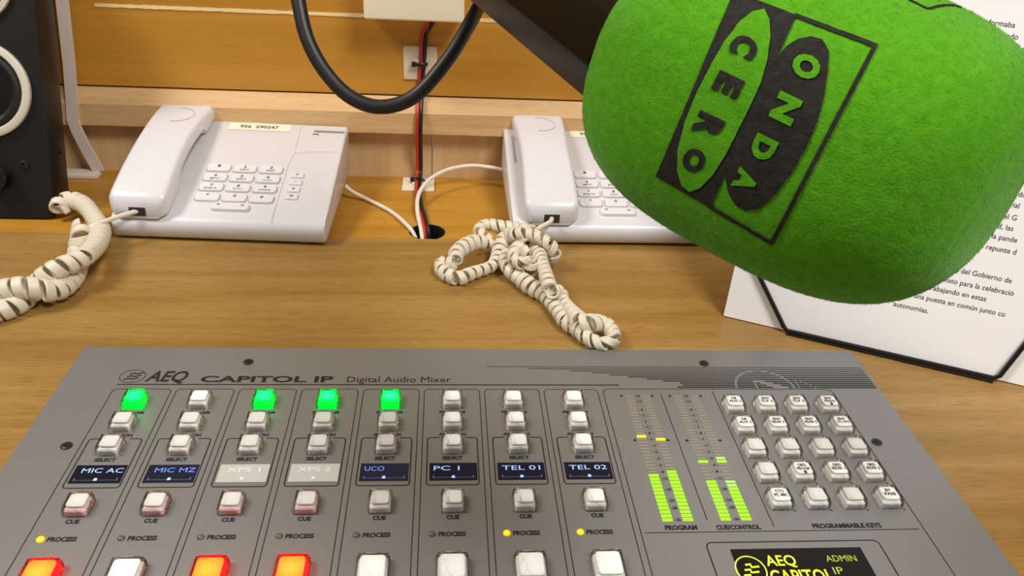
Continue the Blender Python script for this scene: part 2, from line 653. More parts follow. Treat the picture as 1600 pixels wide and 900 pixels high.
# ------------------------------------------------------------------ mixer
P = 0.035
Z = 0.003
mixer = thing('audio_mixer', 'grey digital audio mixer with lit green and red buttons let into the desk', 'mixer', (0.1945, 0.0, 0.0))
ML = Vector((-0.1945, 0, 0))
XL, XR, YT, YB = -0.0474, 0.4369, 0.1224, -0.15
obj('front_panel', box(XL, XR, YB, YT, 0.0002, Z, 0.0006, 2), M_steel, mixer, ML)
ZI = Z + 0.00012
lines = bmesh.new()
LW = 0.00042
# channel frames
for i in range(8):
    cx = i * P
    x0, x1, r = cx - 0.0160, cx + 0.0160, 0.0026
    a = rrect(x0, x1, -0.14, 0.0800, r, 5)
    strip_line(lines, a[0:12][:12], LW, ZI)                       # rounded top
    strip_line(lines, [a[11], (x0, -0.14)], LW, ZI)
    strip_line(lines, [a[0], (x1, -0.14)], LW, ZI)
    # display frame, broken by the select button
    fx0, fx1, fy0, fy1, r = cx - 0.0133, cx + 0.0133, 0.0008, 0.0370, 0.0018
    b = rrect(fx0, fx1, fy0, fy1, r, 5)
    lp = [(cx + 0.0066, fy1)] + b[0:6]
    rp = b[6:12] + [(cx - 0.0066, fy1)]
    bot = b[12:18] + b[18:24]
    full = [(cx - 0.0066, fy1)] + b[6:12] + b[12:18] + b[18:24] + b[0:6] + [(cx + 0.0066, fy1)]
    strip_line(lines, full, 0.0006, ZI)
# meter and key field
fr = rrect(0.2642, 0.4055, -0.14, 0.0805, 0.004, 6)
strip_line(lines, [(0.4055, -0.14)] + fr[0:14] + [(0.2642, -0.14)], LW, ZI)
strip_line(lines, [(0.2986, 0.0762), (0.2986, -0.0249)], LW, ZI)
strip_line(lines, [(0.3306, 0.0782), (0.3306, -0.0300)], LW, ZI)
strip_line(lines, [(0.2662, -0.0327), (0.4030, -0.0327)], LW, ZI)
strip_line(lines, rrect(0.2937, 0.3785, -0.125, -0.0393, 0.003, 6), 0.0006, ZI, True)
strip_line(lines, [(-0.0154, 0.0843), (0.2750, 0.0843)], 0.0008, ZI)
obj('panel_lines', lines, M_ink, mixer, ML, 0)
# stripes of the header artwork
stripes = bmesh.new()
starts = [0.1965, 0.2216, 0.2478, 0.2606, 0.2714, 0.2818, 0.2933, 0.3030, 0.3130, 0.3140, 0.3105]
art = bmesh.new()
AC, AR = 0.3650, 0.0180
for k, xs in enumerate(starts):
    y = 0.1030 - k * 0.00207
    wv = 0.0005 + 0.00009 * k
    cuts = []
    dy = y - 0.0815
    if 0 < dy < AR:
        hx = math.sqrt(AR * AR - dy * dy)
        for sgn in (-1, 1):
            g_ = 0.0007 + 0.0016 * (dy / AR) ** 3
            cuts.append((AC + sgn * hx - g_, AC + sgn * hx + g_))
    if k >= 7:
        cuts.append((0.3600 + 0.0032 * (k - 7), 0.3668 + 0.0043 * (k - 7)))
        cuts.append((0.3592, 0.3604))
        cuts.append((0.3859, 0.3867))
        cuts.append((0.3873 + 0.0022 * (k - 6), 0.3881 + 0.0022 * (k - 6)))
    xe = 0.4352
    segs = [(xs, xe)]
    for c0, c1 in cuts:
        ns_ = []
        for s0, s1 in segs:
            if c1 <= s0 or c0 >= s1:
                ns_.append((s0, s1))
            else:
                if c0 > s0:
                    ns_.append((s0, c0))
                if c1 < s1:
                    ns_.append((c1, s1))
        segs = ns_
    for s0, s1 in segs:
        if s1 - s0 > 0.0003:
            strip_line(stripes, [(s0, y), (s1, y)], wv, ZI)
obj('header_stripes', stripes, M_ink_dim, mixer, ML, 0)
# lettering
let = bmesh.new()
put_text(let, 'AEQ', -0.0014, 0.0208, 0.0873, 0.0102, ZI, 0.022, 0.18)
put_text(let, 'CAPITOL IP', 0.0296, 0.1055, 0.0868, 0.0058, ZI, 0.030)
put_text(let, 'Digital Audio Mixer', 0.1134, 0.1745, 0.0868, 0.0056, ZI, 0.0)
obj('model_lettering', let, M_ink, mixer, ML, 0)
for i in range(8):
    cx = i * P
    for word, xa, xb, yb, hh in (('PROGRAM', -0.0072, 0.0072, 0.0577, 0.0022), ('AUDITION', -0.0074, 0.0074, 0.0387, 0.0022), ('SELECT', -0.0053, 0.0053, 0.0197, 0.0024),
                                 ('CUE', -0.0031, 0.0031, -0.0222, 0.0025), ('PROCESS', -0.0069, 0.0059, -0.0329, 0.0026)):
        let = bmesh.new()
        put_text(let, word, cx + xa, cx + xb, yb, hh, ZI, 0.045)
        obj('button_lettering', let, M_ink, mixer, ML, 0)
for word, xa, xb, yb in (('PROGRAM', 0.2765, 0.2924, -0.0310), ('CUE/CONTROL', 0.3018, 0.3238, -0.0313), ('PROGRAMMABLE KEYS', 0.3499, 0.3848, -0.0312)):
    let = bmesh.new()
    put_text(let, word, xa, xb, yb, 0.0029, ZI, 0.045)
    obj('section_lettering', let, M_ink, mixer, ML, 0)
SY0, SP = -0.0245, 0.00258
for cx in (0.2841, 0.3132):
    let = bmesh.new()
    for idx, s in ((0, '-36'), (3, '-28'), (5, '-24'), (8, '-18'), (11, '-12'), (13, '-8'), (15, '-5'), (17, '-3'), (19, '-2'), (21, '-1'), (23, '0'), (25, '1'), (27, '2'), (29, '3'), (31, '5'), (33, '8'), (36, '+14'), (38, '+20')):
        yy = SY0 + idx * SP
        wd = 0.0010 * len(s)
        put_text(let, s, cx - wd / 2, cx + wd / 2, yy - 0.0009, 0.0019, ZI, 0.02)
        if abs(idx) < 36:
            for sg_ in (-1, 1):
                strip_line(let, [(cx + sg_ * 0.0024 - 0.0002, yy), (cx + sg_ * 0.0024 + 0.0002, yy)], 0.0006, ZI)
    obj('meter_scale', let, M_ink, mixer, ML, 0)
let = bmesh.new()
for dx, dy in ((0.2745, 0.0738), (0.2929, 0.0738), (0.3036, 0.0736), (0.3222, 0.0736), (0.2747, 0.0342), (0.2931, 0.0340), (0.3037, 0.0338), (0.3224, 0.0337)):
    add_prism(let, [(dx + 0.0009 * math.cos(a), dy + 0.0009 * math.sin(a)) for a in (2 * PI * k / 12 for k in range(12))], Z + 0.00005, ZI)
obj('meter_dots', let, M_ink, mixer, ML, 0)
let = bmesh.new()
# round emblem beside the letters: circle with three slanted bars
strip_line(let, [(-0.0094 + 0.0071 * math.cos(a), 0.0922 + 0.0062 * math.sin(a)) for a in (2 * PI * k / 32 for k in range(32))], 0.0004, ZI, True)
for k in range(3):
    y = 0.0896 + 0.0026 * k
    strip_line(let, [(-0.0136 + 0.0010 * k, y - 0.0006), (-0.0106 + 0.0006 * k, y + 0.0003), (-0.0086 + 0.0006 * k, y - 0.0003), (-0.0056 + 0.0008 * k, y + 0.0012)], 0.0010, ZI)
obj('round_emblem', let, M_ink, mixer, ML, 0)

# screws
sc = bmesh.new()
add_cyl(sc, (0, 0, Z), 0.0029, 0.0005, 20)
add_cyl(sc, (0, 0, Z + 0.0005), 0.0025, 0.0003, 20, r2=0.0018)
screw_me = to_mesh(sc, 'screw')
rc = bmesh.new()
add_prism(rc, [(0.0014 * math.cos(a), 0.0014 * math.sin(a)) for a in (PI / 3 * k for k in range(6))], Z + 0.0008, Z + 0.0010)
recess_me = to_mesh(rc, 'recess')
for sx, sy in ((0.0531, 0.1067), (0.3336, 0.1071), (-0.0228, 0.0315), (0.4116, 0.0316)):
    s_ = obj('screw', screw_me, M_screw, mixer, ML + Vector((sx, sy, 0)))
    obj('screw_socket', recess_me, M_black_deep, s_)


# buttons
def button_meshes(wd, dp, h, ti):
    # body skirt, insert plate, clear cover
    b = bmesh.new()
    i0 = wd / 2 - 0.0011
    j0 = dp / 2 - 0.0011
    add_loft(b, [[Vector((x_, y_, z_)) for x_, y_ in rrect(-i0 * k_, i0 * k_, -j0 * k_, j0 * k_, 0.0012, 3)] for k_, z_ in ((1, 0), (1, h * 0.45), (0.86, h * 0.62))])
    body = to_mesh(b, 'button_body')
    c_ = bmesh.new()
    k0, l0 = i0 * 0.86, j0 * 0.86
    add_loft(c_, [[Vector((x_, y_ + 0.0004, z_)) for x_, y_ in rrect(-k0 * k_, k0 * k_, -l0 * k_, l0 * k_, 0.0016, 4)] for k_, z_ in ((1, h * 0.70), (1, h * 0.84), (0.95, h * 0.88))])
    ins = to_mesh(c_, 'insert')
    d_ = bmesh.new()
    w2, d2 = wd / 2, dp / 2
    add_loft(d_, [[Vector((x_, y_ + oy, z_)) for x_, y_ in rrect(-w2 * k_, w2 * k_, -d2 * k_, d2 * k_, 0.0016 * k_, 4)]
                  for k_, z_, oy in ((1.0, 0.0, 0), (0.98, h * 0.55, 0), (0.95, h * 0.68, 0), (0.87, h * 0.93, 0.0003), (0.82, h, 0.0003), (0.76, h * 0.98, 0.0003))])
    cov = to_mesh(d_, 'cover')
    for me in (body, ins, cov):
        for p in me.polygons:
            p.use_smooth = True
        auto_smooth(me, 0.5)
    return body, ins, cov


small = button_meshes(0.0120, 0.0120, 0.0060, 0)
large = button_meshes(0.0152, 0.0170, 0.0062, 0)


def button(name, kind, x, y, mb, mi, mc, label=None):
    def use(me, m):
        key = me.name + '|' + m.name
        if key not in CACHE:
            k = me.copy()
            k.materials.clear()
            k.materials.append(m)
            CACHE[key] = k
        return CACHE[key]
    b = obj(name, use(kind[0], mb), None, mixer, ML + Vector((x, y, Z + 0.0001)))
    obj('label_insert', use(kind[1], mi), None, b)
    obj('clear_cap', use(kind[2], mc), None, b)
    if label:
        b['label'] = label
    return b


CACHE = {}
GREEN = {0, 2, 3, 4}
RED = {0, 2, 3}
for i in range(8):
    cx = i * P
    if i in GREEN:
        button('program_button', small, cx, 0.0672, M_g_body, M_g_top, M_cover_g, 'lit green button')
    else:
        button('program_button', small, cx, 0.0672, M_btn, M_insert, M_cover)
    button('audition_button', small, cx, 0.0481, M_btn, M_insert_grey if i < 5 else M_insert, M_cover)
    button('select_button', small, cx, 0.0292, M_btn, M_insert_grey if i < 5 else M_insert, M_cover)
    button('cue_button', small, cx, -0.0127, M_btn_pink if i < 4 else M_btn, M_insert_grey if i < 5 else M_insert, M_cover)
    if i in RED:
        button('channel_on_button', large, cx - 0.0005, -0.0550, M_r_body, M_r_top, M_cover_r, 'lit red button with orange glow')
    else:
        button('channel_on_button', large, cx - 0.0005, -0.0550, M_btn, M_insert, M_cover)

KEYS = [[('DB', 'AUX 2'), ('ENV', 'TLF 2'), ('ENV', 'TLF 2'), ('ENV', 'PROG', '1')],
        [('DB', 'AUX 2'), ('ENV', 'RDSI 2'), ('ENV', 'RDSI 2'), ('ENV', 'TC DO')],
        [None, None, None, None],
        [None, ('GRD', 'PROGR', '1'), ('GRD', 'RDSI 1'), ('GRD', 'RDSI 2')],
        [('CTO', 'PC MIC'), None, None, ('BY', 'PASS')]]
keydots = bmesh.new()
for r_, row in enumerate(KEYS):
    for k_, txt in enumerate(row):
        kx, ky = 0.3387 + 0.0190 * k_, 0.0625 - 0.0190 * r_
        b = button('programmable_key', small, kx, ky, M_btn, M_insert if txt else M_insert_grey, M_cover)
        if txt:
            t = bmesh.new()
            for n_, s in enumerate(txt):
                wd = min(0.0070, 0.0015 * len(s))
                put_text(t, s, -wd / 2, wd / 2, 0.0012 - 0.0026 * n_, 0.0020, 0.00545, 0.03)
            obj('key_lettering', t, M_ink, b, None, 0)
        add_prism(keydots, [(kx + 0.0056, ky - 0.0066), (kx + 0.0068, ky - 0.0066), (kx + 0.0062, ky - 0.0052)], Z + 0.00004, ZI)
obj('key_markers', keydots, M_ink, mixer, ML, 0)

# channel displays
SCR = [('MIC AC', 0), ('MIC MZ', 1), ('XPS 1', 2), ('XPS 2', 2), ('UCO', 1), ('PC 1', 0), ('TEL 01', 0), ('TEL 02', 0)]
for i, (s, kind) in enumerate(SCR):
    cx = i * P + 0.0003
    d = obj('channel_display', box(cx - 0.0122, cx + 0.0122, 0.0040, 0.0168, Z - 0.0002, Z + 0.0002), (M_oled, M_oled2, M_oled_w)[kind], mixer, ML, 0)
    if kind == 2:
        d['label'] = 'pale washed-out screen'
    t = bmesh.new()
    wd = 0.0033 * len(s)
    x0 = cx - 0.0085 if kind != 1 or i == 1 else cx - 0.0100
    if s.startswith('PC'):
        x0 = cx - 0.0100
    if i >= 6:
        x0 = cx - 0.0098
    put_text(t, s, x0, x0 + wd, 0.0112, 0.0034, Z + 0.0003, 0.0)
    obj('screen_text', t, (M_oled_txt, M_oled_blue, M_oled_faint)[kind] if i not in (0, 5) else M_oled_txt, d, None, 0)
    if kind != 2:
        g = bmesh.new()
        for k in range(23):
            xx = cx - 0.0094 + k * 0.00085
            strip_line(g, [(xx - 0.0002, 0.0060), (xx + 0.0002, 0.0060)], 0.0005, Z + 0.0003)
        for sx in (-0.0100, 0.0102):
            strip_line(g, [(cx + sx, 0.0056), (cx + sx, 0.0075)], 0.0005, Z + 0.0003)
        obj('balance_scale', g, M_oled_dot, d, None, 0)
    g = bmesh.new()
    add_prism(g, [(cx - 0.0009, 0.0056), (cx + 0.0009, 0.0056), (cx + 0.0007, 0.0074), (cx - 0.0007, 0.0074)], Z + 0.0003, Z + 0.00034)
    obj('balance_mark', g, M_oled_txt if kind != 2 else M_oled_faint, d, None, 0)
    # process lamp
    l = bmesh.new()
    rings = []
    for k in range(5):
        a = PI / 2 * k / 4.4
        rings.append([Vector((0.00175 * math.cos(a) * math.cos(q), 0.00175 * math.cos(a) * math.sin(q), 0.0013 * math.sin(a))) for q in (2 * PI * n_ / 16 for n_ in range(16))])
    add_loft(l, rings)
    lit = i in (0, 6, 7)
    o = obj('process_lamp', l, M_amber if lit else M_led_off, mixer, ML + Vector((i * P - 0.0098, -0.0316, Z)))
    if lit:
        o['label'] = 'lit amber lamp'

# level meters
far = bmesh.new()
LEV = [(0.2790, 13, {24}, set(), M_seg_y), (0.2891, 14, {23}, set(), M_seg_y), (0.3081, 11, {16}, set(), M_seg_g), (0.3183, 11, {16}, {9, 10, 17}, M_seg_g)]
SEG = {}
def seg_mesh(m, hh):
    if m.name not in SEG:
        me = to_mesh(box(-0.00255, 0.00255, -hh, hh, -0.0001, 0.00012), 'segment')
        me.materials.append(m)
        SEG[m.name] = me
    return SEG[m.name]
for cx, lit, peak, dim, pm in LEV:
    for k in range(39):
        y = SY0 + k * SP
        if k >= 25:
            add_box(far, cx - 0.0024, cx + 0.0024, y - 0.0005, y + 0.0005, Z - 0.0001, Z + 0.00008)
            continue
        if k in dim:
            m, hh = M_seg_gd, 0.0009
        elif k in peak:
            m, hh = pm, 0.0009
        elif k < lit:
            m, hh = M_seg_g, 0.00090
        else:
            m, hh = M_seg_off, 0.0005
        obj('led_segment', seg_mesh(m, hh), None, mixer, ML + Vector((cx, y, Z)))
o = obj('led_segment', far, M_seg_off, mixer, ML, 0)
o['kind'] = 'stuff'

# main display
disp = obj('main_display', box(0.3044, 0.3678, -0.110, -0.0437, Z - 0.0002, Z + 0.0003), M_disp, mixer, ML, 0)
t = bmesh.new()
put_text(t, 'AEQ', 0.3189, 0.3332, -0.0539, 0.0062, Z + 0.0004, 0.01)
put_text(t, 'CAPITOL', 0.3182, 0.3476, -0.0640, 0.0078, Z + 0.0004, 0.01)
cx, cy = 0.3104, -0.0560
strip_line(t, [(cx + 0.0070 * math.cos(a), cy + 0.0078 * math.sin(a)) for a in (2 * PI * k / 32 for k in range(32))], 0.0006, Z + 0.0004, True)
for k in range(3):
    y = cy - 0.0038 + 0.0030 * k
    strip_line(t, [(cx - 0.0042 + 0.0012 * k, y + 0.0006), (cx - 0.0014 + 0.0010 * k, y + 0.0010), (cx - 0.0012 + 0.0010 * k, y - 0.0008), (cx + 0.0024 + 0.0010 * k, y - 0.0004)], 0.0011, Z + 0.0004)
obj('display_title', t, M_disp_txt, disp, None, 0)
t = bmesh.new()
put_text(t, 'ADMIN', 0.3481, 0.3628, -0.0521, 0.0038, Z + 0.0004)
put_text(t, 'IP', 0.3488, 0.3534, -0.0594, 0.0042, Z + 0.0004)
obj('display_small_text', t, M_disp_dim, disp, None, 0)


# ------------------------------------------------------------------ telephones
PH_W, PH_D, PH_F, PH_B = 0.160, 0.133, 0.0178, 0.0530


def phone_top(y):
    return PH_F + (PH_B - PH_F) * y / PH_D


def on_slope(bm):
    """lift flat lettering (xy) on to the sloping top of the phone"""
    for v in bm.verts:
        v.co.z = phone_top(v.co.y) + v.co.z
    return bm


def telephone(label, loc, rz, hs_dx, hs_rz):
    ph = thing('telephone', label, 'telephone', loc, (0, 0, rz), 'white desk telephones against the wall')
    b = bmesh.new()
    prof = [(0.004, 0.0015), (0.0008, 0.0045), (0.0, 0.0120), (0.0012, 0.0155), (0.005, 0.0186), (0.020, phone_top(0.020)), (PH_D - 0.004, phone_top(PH_D - 0.004)), (PH_D - 0.0008, phone_top(PH_D) - 0.002), (PH_D, phone_top(PH_D) - 0.006), (PH_D, 0.016), (PH_D - 0.004, 0.012)]
    rings = []
    for x_, ins in ((0, 0.0012), (0.0008, 0.0003), (0.002, 0), (PH_W - 0.002, 0), (PH_W - 0.0008, 0.0003), (PH_W, 0.0012)):
        cy, cz = PH_D / 2, 0.02
        rings.append([Vector((x_, y + (ins if y < cy else -ins), z + (ins if z < cz else -ins))) for y, z in prof])
    add_loft(b, rings)
    obj('body', b, M_phone, ph, None, 0.7)
    # rubber feet
    for fx in (0.02, PH_W - 0.02):
        for fy, h in ((0.012, 0.0032), (PH_D - 0.02, 0.013)):
            f = bmesh.new()
            add_cyl(f, (fx, fy, -0.0010 if fy > 0.02 else 0.0), 0.006, h, 16)
            obj('foot', f, M_groove, ph)
    # moulded seams
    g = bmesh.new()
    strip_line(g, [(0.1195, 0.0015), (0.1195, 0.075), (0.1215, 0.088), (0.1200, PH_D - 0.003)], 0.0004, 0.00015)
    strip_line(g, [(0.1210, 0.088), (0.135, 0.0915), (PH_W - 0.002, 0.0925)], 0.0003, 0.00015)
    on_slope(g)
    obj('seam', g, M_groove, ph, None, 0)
    # keypad
    KX, KY = 0.0652, 0.0645
    dig = [('1', ''), ('2', 'abc'), ('3', 'def'), ('4', 'ghi'), ('5', 'jkl'), ('6', 'mno'), ('7', 'pqrs'), ('8', 'tuv'), ('9', 'wxyz'), ('*', ''), ('0', ''), ('#', '')]
    tilt = math.atan2(PH_B - PH_F, PH_D)
    kb = bmesh.new()
    add_loft(kb, [[Vector((x_, y_, z_)) for x_, y_ in rrect(-0.0093 * k_, 0.0093 * k_, -0.0047 * k_, 0.0047 * k_, 0.0030 * k_, 5)] for k_, z_ in ((1.02, -0.001), (1.0, 0.0010), (0.95, 0.0015), (0.80, 0.0014))])
    kme = to_mesh(kb, 'key')
    rim = bmesh.new()
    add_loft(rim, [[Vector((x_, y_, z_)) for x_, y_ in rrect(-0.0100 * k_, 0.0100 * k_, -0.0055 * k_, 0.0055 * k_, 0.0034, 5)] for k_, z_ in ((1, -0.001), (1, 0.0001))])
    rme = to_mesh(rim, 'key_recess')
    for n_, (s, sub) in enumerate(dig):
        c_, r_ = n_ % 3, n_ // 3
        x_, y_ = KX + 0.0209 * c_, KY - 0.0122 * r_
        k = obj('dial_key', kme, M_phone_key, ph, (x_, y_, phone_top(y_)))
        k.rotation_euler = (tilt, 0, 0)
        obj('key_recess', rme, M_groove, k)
        t = bmesh.new()
        put_text(t, s, -0.0011, 0.0011, 0.0004, 0.0030, 0.00160, 0.02)
        if sub:
            wd = 0.0012 * len(sub)
            put_text(t, sub, -wd, wd, -0.0026, 0.0018, 0.00160, 0.01)
        obj('key_print', t, M_grey_line, k, None, 0)
    # volume rocker
    rb = bmesh.new()
    add_loft(rb, [[Vector((x_, y_, z_)) for x_, y_ in rrect(-0.0145 * k_, 0.0145 * k_, -0.0042 * k_, 0.0042 * k_, 0.0026 * k_, 5)] for k_, z_ in ((1.02, -0.001), (1.0, 0.0016), (0.95, 0.0024))])
    ry = 0.0165
    rk = obj('volume_rocker', rb, M_phone_key, ph, (KX + 0.0205, ry, phone_top(ry)))
    rk.rotation_euler = (tilt, 0, 0)
    t = bmesh.new()
    add_prism(t, [(-0.0110, 0.0022), (-0.0074, 0.0022), (-0.0092, 0.0006)], 0.0024, 0.00252)
    add_prism(t, [(0.0074, 0.0006), (0.0110, 0.0006), (0.0092, 0.0022)], 0.0024, 0.00252)
    obj('arrow_print', t, M_grey_line, rk, None, 0)
    # four function keys
    fk = to_mesh(box(-0.0050, 0.0050, -0.0032, 0.0032, -0.001, 0.0016, 0.0008, 2), 'function_key')
    for n_, s in enumerate(('R', '-', '#', 'M')):
        y_ = 0.0585 - 0.0089 * n_
        k = obj('function_key', fk, M_phone_key, ph, (0.1295, y_, phone_top(y_)))
        k.rotation_euler = (tilt, 0, 0)
        t = bmesh.new()
        put_text(t, s, -0.0011, 0.0011, -0.0006, 0.0024, 0.00165, 0.03)
        obj('key_print', t, M_grey_line, k, None, 0)
    # number label and metal-look badge slot at the back
    lbl = bmesh.new()
    strip_line(lbl, [(0.0590, 0.1235), (0.1120, 0.1235)], 0.0105, 0.0003)
    on_slope(lbl)
    lo = obj('number_label', lbl, M_label, ph, None, 0)
    t = bmesh.new()
    put_text(t, '956  290247', 0.0685, 0.1015, 0.1215, 0.0040, 0.0004, 0.03)
    on_slope(t)
    obj('label_print', t, M_grey_line, lo, None, 0)
    bd = bmesh.new()
    strip_line(bd, [(0.1325, 0.1205), (PH_W - 0.0015, 0.1205)], 0.0022, 0.0006)
    on_slope(bd)
    obj('badge_strip', bd, mat('silver_badge', srgb(190, 188, 186), 0.2, 0.6), ph, None, 0)
    t = bmesh.new()
    put_text(t, 'mia', 0.1320, 0.1372, 0.1155, 0.0024, 0.0004, 0.03)
    on_slope(t)
    obj('badge_print', t, M_grey_line, ph, None, 0)
    # cradle slot left of the receiver
    cs = bmesh.new()
    strip_line(cs, [(hs_dx - 0.0012, 0.080), (hs_dx - 0.0012, 0.118)], 0.0022, 0.0002)
    on_slope(cs)
    obj('cradle_slot', cs, M_groove, ph, None, 0)

    # handset: lofted along its length, arched, thick at the two ends
    HL, HW = 0.1365, 0.0430
    hb = bmesh.new()
    rings = []
    N_ = 34
    for k in range(N_ + 1):
        t_ = k / N_
        y = HL * t_
        base = phone_top(y)
        top = base + 0.0170 + 0.0080 * math.sin(PI * t_) - 0.0062 * t_
        und = base + 0.0006
        # hand gap between mouth piece and ear piece
        if 0.24 < t_ < 0.80:
            q = min(1.0, (t_ - 0.24) / 0.07, (0.80 - t_) / 0.03)
            q = q * q * (3 - 2 * q)
            und = und + (top - 0.0120 - und) * q
        wdt = HW * (1.0 + 0.07 * t_) * (1 - 0.07 * math.sin(PI * t_) ** 2)
        e = min(t_ * HL, (1 - t_) * HL)
        rr = 0.0065
        sh = 0.0
        if e < rr:
            sh = rr - math.sqrt(max(0, rr * rr - (rr - e) ** 2))
        if t_ < 0.5:
            wdt -= 1.4 * sh
            top -= 0.55 * sh
        else:
            wdt -= 1.0 * sh
            top -= 0.25 * sh
        hw = max(0.003, wdt / 2)
        cor = 0.0042
        hh = top - und
        cor = min(cor, hh * 0.42)
        sec = []
        crown = 0.0012
        for (sx, sz, a0) in ((1, 1, 0), (-1, 1, 90), (-1, -1, 180), (1, -1, 270)):
            for m_ in range(6):
                a = math.radians(a0 + 18 * m_)
                xx = sx * (hw - cor) + cor * math.cos(a)
                zz = (und + cor if sz < 0 else top - cor) + cor * math.sin(a)
                if sz > 0:
                    zz += crown * (1 - (xx / hw) ** 2)
                sec.append(Vector((xx, y, zz)))
        rings.append(sec)
    add_loft(hb, rings)
    hs = obj('handset', hb, M_phone, ph, (hs_dx + HW / 2, 0.0005, 0.0), 0.9)
    hs.rotation_euler = (0, 0, hs_rz)
    # oval thumb mark on the ear end
    ov = bmesh.new()
    pts = []
    for k in range(25):
        a = PI * 1.15 * k / 24 - 0.2
        yy = 0.108 + 0.014 * math.sin(a - PI / 2)
        xx = 0.013 * math.cos(a - PI / 2)
        t_ = yy / HL
        zz = phone_top(yy) + 0.0170 + 0.0080 * math.sin(PI * t_) - 0.0062 * t_ + 0.0012 * (1 - (xx / (HW * 0.42)) ** 2) - 0.0001
        pts.append(Vector((xx, yy, zz)))
    add_tube(ov, pts, 0.00022, 6)
    obj('thumb_mark', ov, M_groove, hs)
    jz = phone_top(0.0) + 0.0062
    obj('cord_jack', box(-0.0060, 0.0060, -0.0006, 0.004, jz - 0.0032, jz + 0.0034), M_slot, hs, None, 0)
    return ph, hs, jz


tl, tl_hs, jz = telephone('white telephone whose coiled cord twists away beside the black speaker', (-0.0812, 0.2722, 0.0), math.radians(-2.6), 0.0000, math.radians(-0.5))
tr_, tr_hs, jz = telephone('white telephone partly hidden behind the green microphone foam', (0.2238, 0.2722, 0.0), math.radians(0.8), 0.0085, math.radians(0.0))


def local(parent, pts):
    bpy.context.view_layer.update()
    Mi = parent.matrix_world.inverted()
    return [Mi @ p for p in pts]


def jack_point(hs):
    bpy.context.view_layer.update()
    return hs.matrix_world @ Vector((0.0, 0.001, jz))


# left cord: two strands twisted round each other
def q7(a, b, z):
    return at(a / 3.9125, 290 + b / 3.913, z)


R1 = 0.0060
j = jack_point(tl_hs)
A = [q7(500, 255, .020), q7(492, 330, .016), q7(478, 400, .009), q7(478, 480, .0066), q7(455, 560, .0068), q7(385, 625, .0080), q7(300, 645, .0110), q7(220, 630, .0150), q7(130, 625, .0165), q7(40, 635, .0150), q7(-80, 660, .0110), q7(-250, 690, .0066)]
B = [q7(455, 170, .012), q7(375, 165, .0075), q7(362, 125, .012), q7(400, 95, .014), q7(455, 92, .014), q7(520, 125, .014), q7(575, 195, .016), q7(612, 275, .016), q7(585, 365, .017), q7(520, 430, .021), q7(440, 472, .021), q7(350, 510, .020), q7(270, 560, .0150), q7(205, 630, .0068), q7(150, 700, .0066), q7(70, 745, .0066), q7(-20, 770, .0066), q7(-150, 790, .0066), q7(-300, 760, .0066)]
cb = bmesh.new()
add_coil(cb, local(tl, A), R1, 0.0074, 0.0033, 0.0012)
add_coil(cb, local(tl, B[1:]), R1, 0.0074, 0.0033, 0.0012)
obj('coiled_cord', cb, M_cord, tl)
pb = bmesh.new()
add_tube(pb, local(tl, spline([j, j.lerp(q7(640, 215, .022), .6), q7(600, 235, .022), q7(535, 262, .020), q7(505, 275, .018)], 6)), 0.0019, 8, 0.0019)
obj('cord_plug', pb, M_cord, tl)


# right cord: one long tangled strand
def q4(a, b, z):
    return at(640 + a / 2.368, 180 + b / 2.368, z)


j = jack_point(tr_hs)
C_ = [q4(455, 432, .022), q4(420, 425, .021), q4(380, 420, .019), q4(330, 412, .018), q4(285, 405, .017), q4(255, 425, .015), q4(285, 455, .012),
      q4(300, 480, .008), q4(255, 470, .012), q4(215, 480, .013), q4(175, 510, .012), q4(165, 545, .010), q4(120, 550, .006), q4(125, 580, .0055), q4(180, 603, .0055),
      q4(230, 585, .006), q4(300, 560, .006), q4(325, 525, .007), q4(335, 490, .010), q4(365, 450, .016), q4(410, 440, .024), q4(455, 445, .025), q4(500, 465, .023), q4(535, 500, .017), q4(530, 535, .008)]
D_ = [q4(430, 480, .024), q4(400, 490, .022), q4(385, 520, .019), q4(410, 545, .018), q4(440, 530, .022), q4(430, 505, .026)]
E_ = [q4(455, 540, .020), q4(445, 575, .012), q4(420, 570, .008), q4(370, 510, .011), q4(350, 530, .010), q4(365, 570, .009), q4(405, 600, .0065), q4(450, 635, .006), q4(500, 665, .006), q4(545, 720, .006),
      q4(580, 765, .006), q4(620, 790, .006), q4(660, 825, .006), q4(710, 845, .006), q4(755, 825, .009), q4(735, 785, .007), q4(690, 770, .010), q4(640, 770, .012), q4(605, 735, .010), q4(570, 690, .009), q4(555, 655, .010), q4(525, 650, .016), q4(510, 610, .018), q4(495, 560, .017), q4(478, 520, .014), q4(470, 490, .010)]
cb = bmesh.new()
for pts, Rr in ((C_, .0046), (D_, .0040), (E_, .0046)):
    add_coil(cb, local(tr_, pts), Rr, 0.0070, 0.0026, 0.0010, 14, 0.28, 0.45)
obj('coiled_cord', cb, M_cord, tr_)
pb = bmesh.new()
add_tube(pb, local(tr_, spline([j, q4(520, 395, .025), q4(490, 412, .024), q4(460, 430, .023)], 6)), 0.0019, 8)
obj('cord_plug', pb, M_cord, tr_)

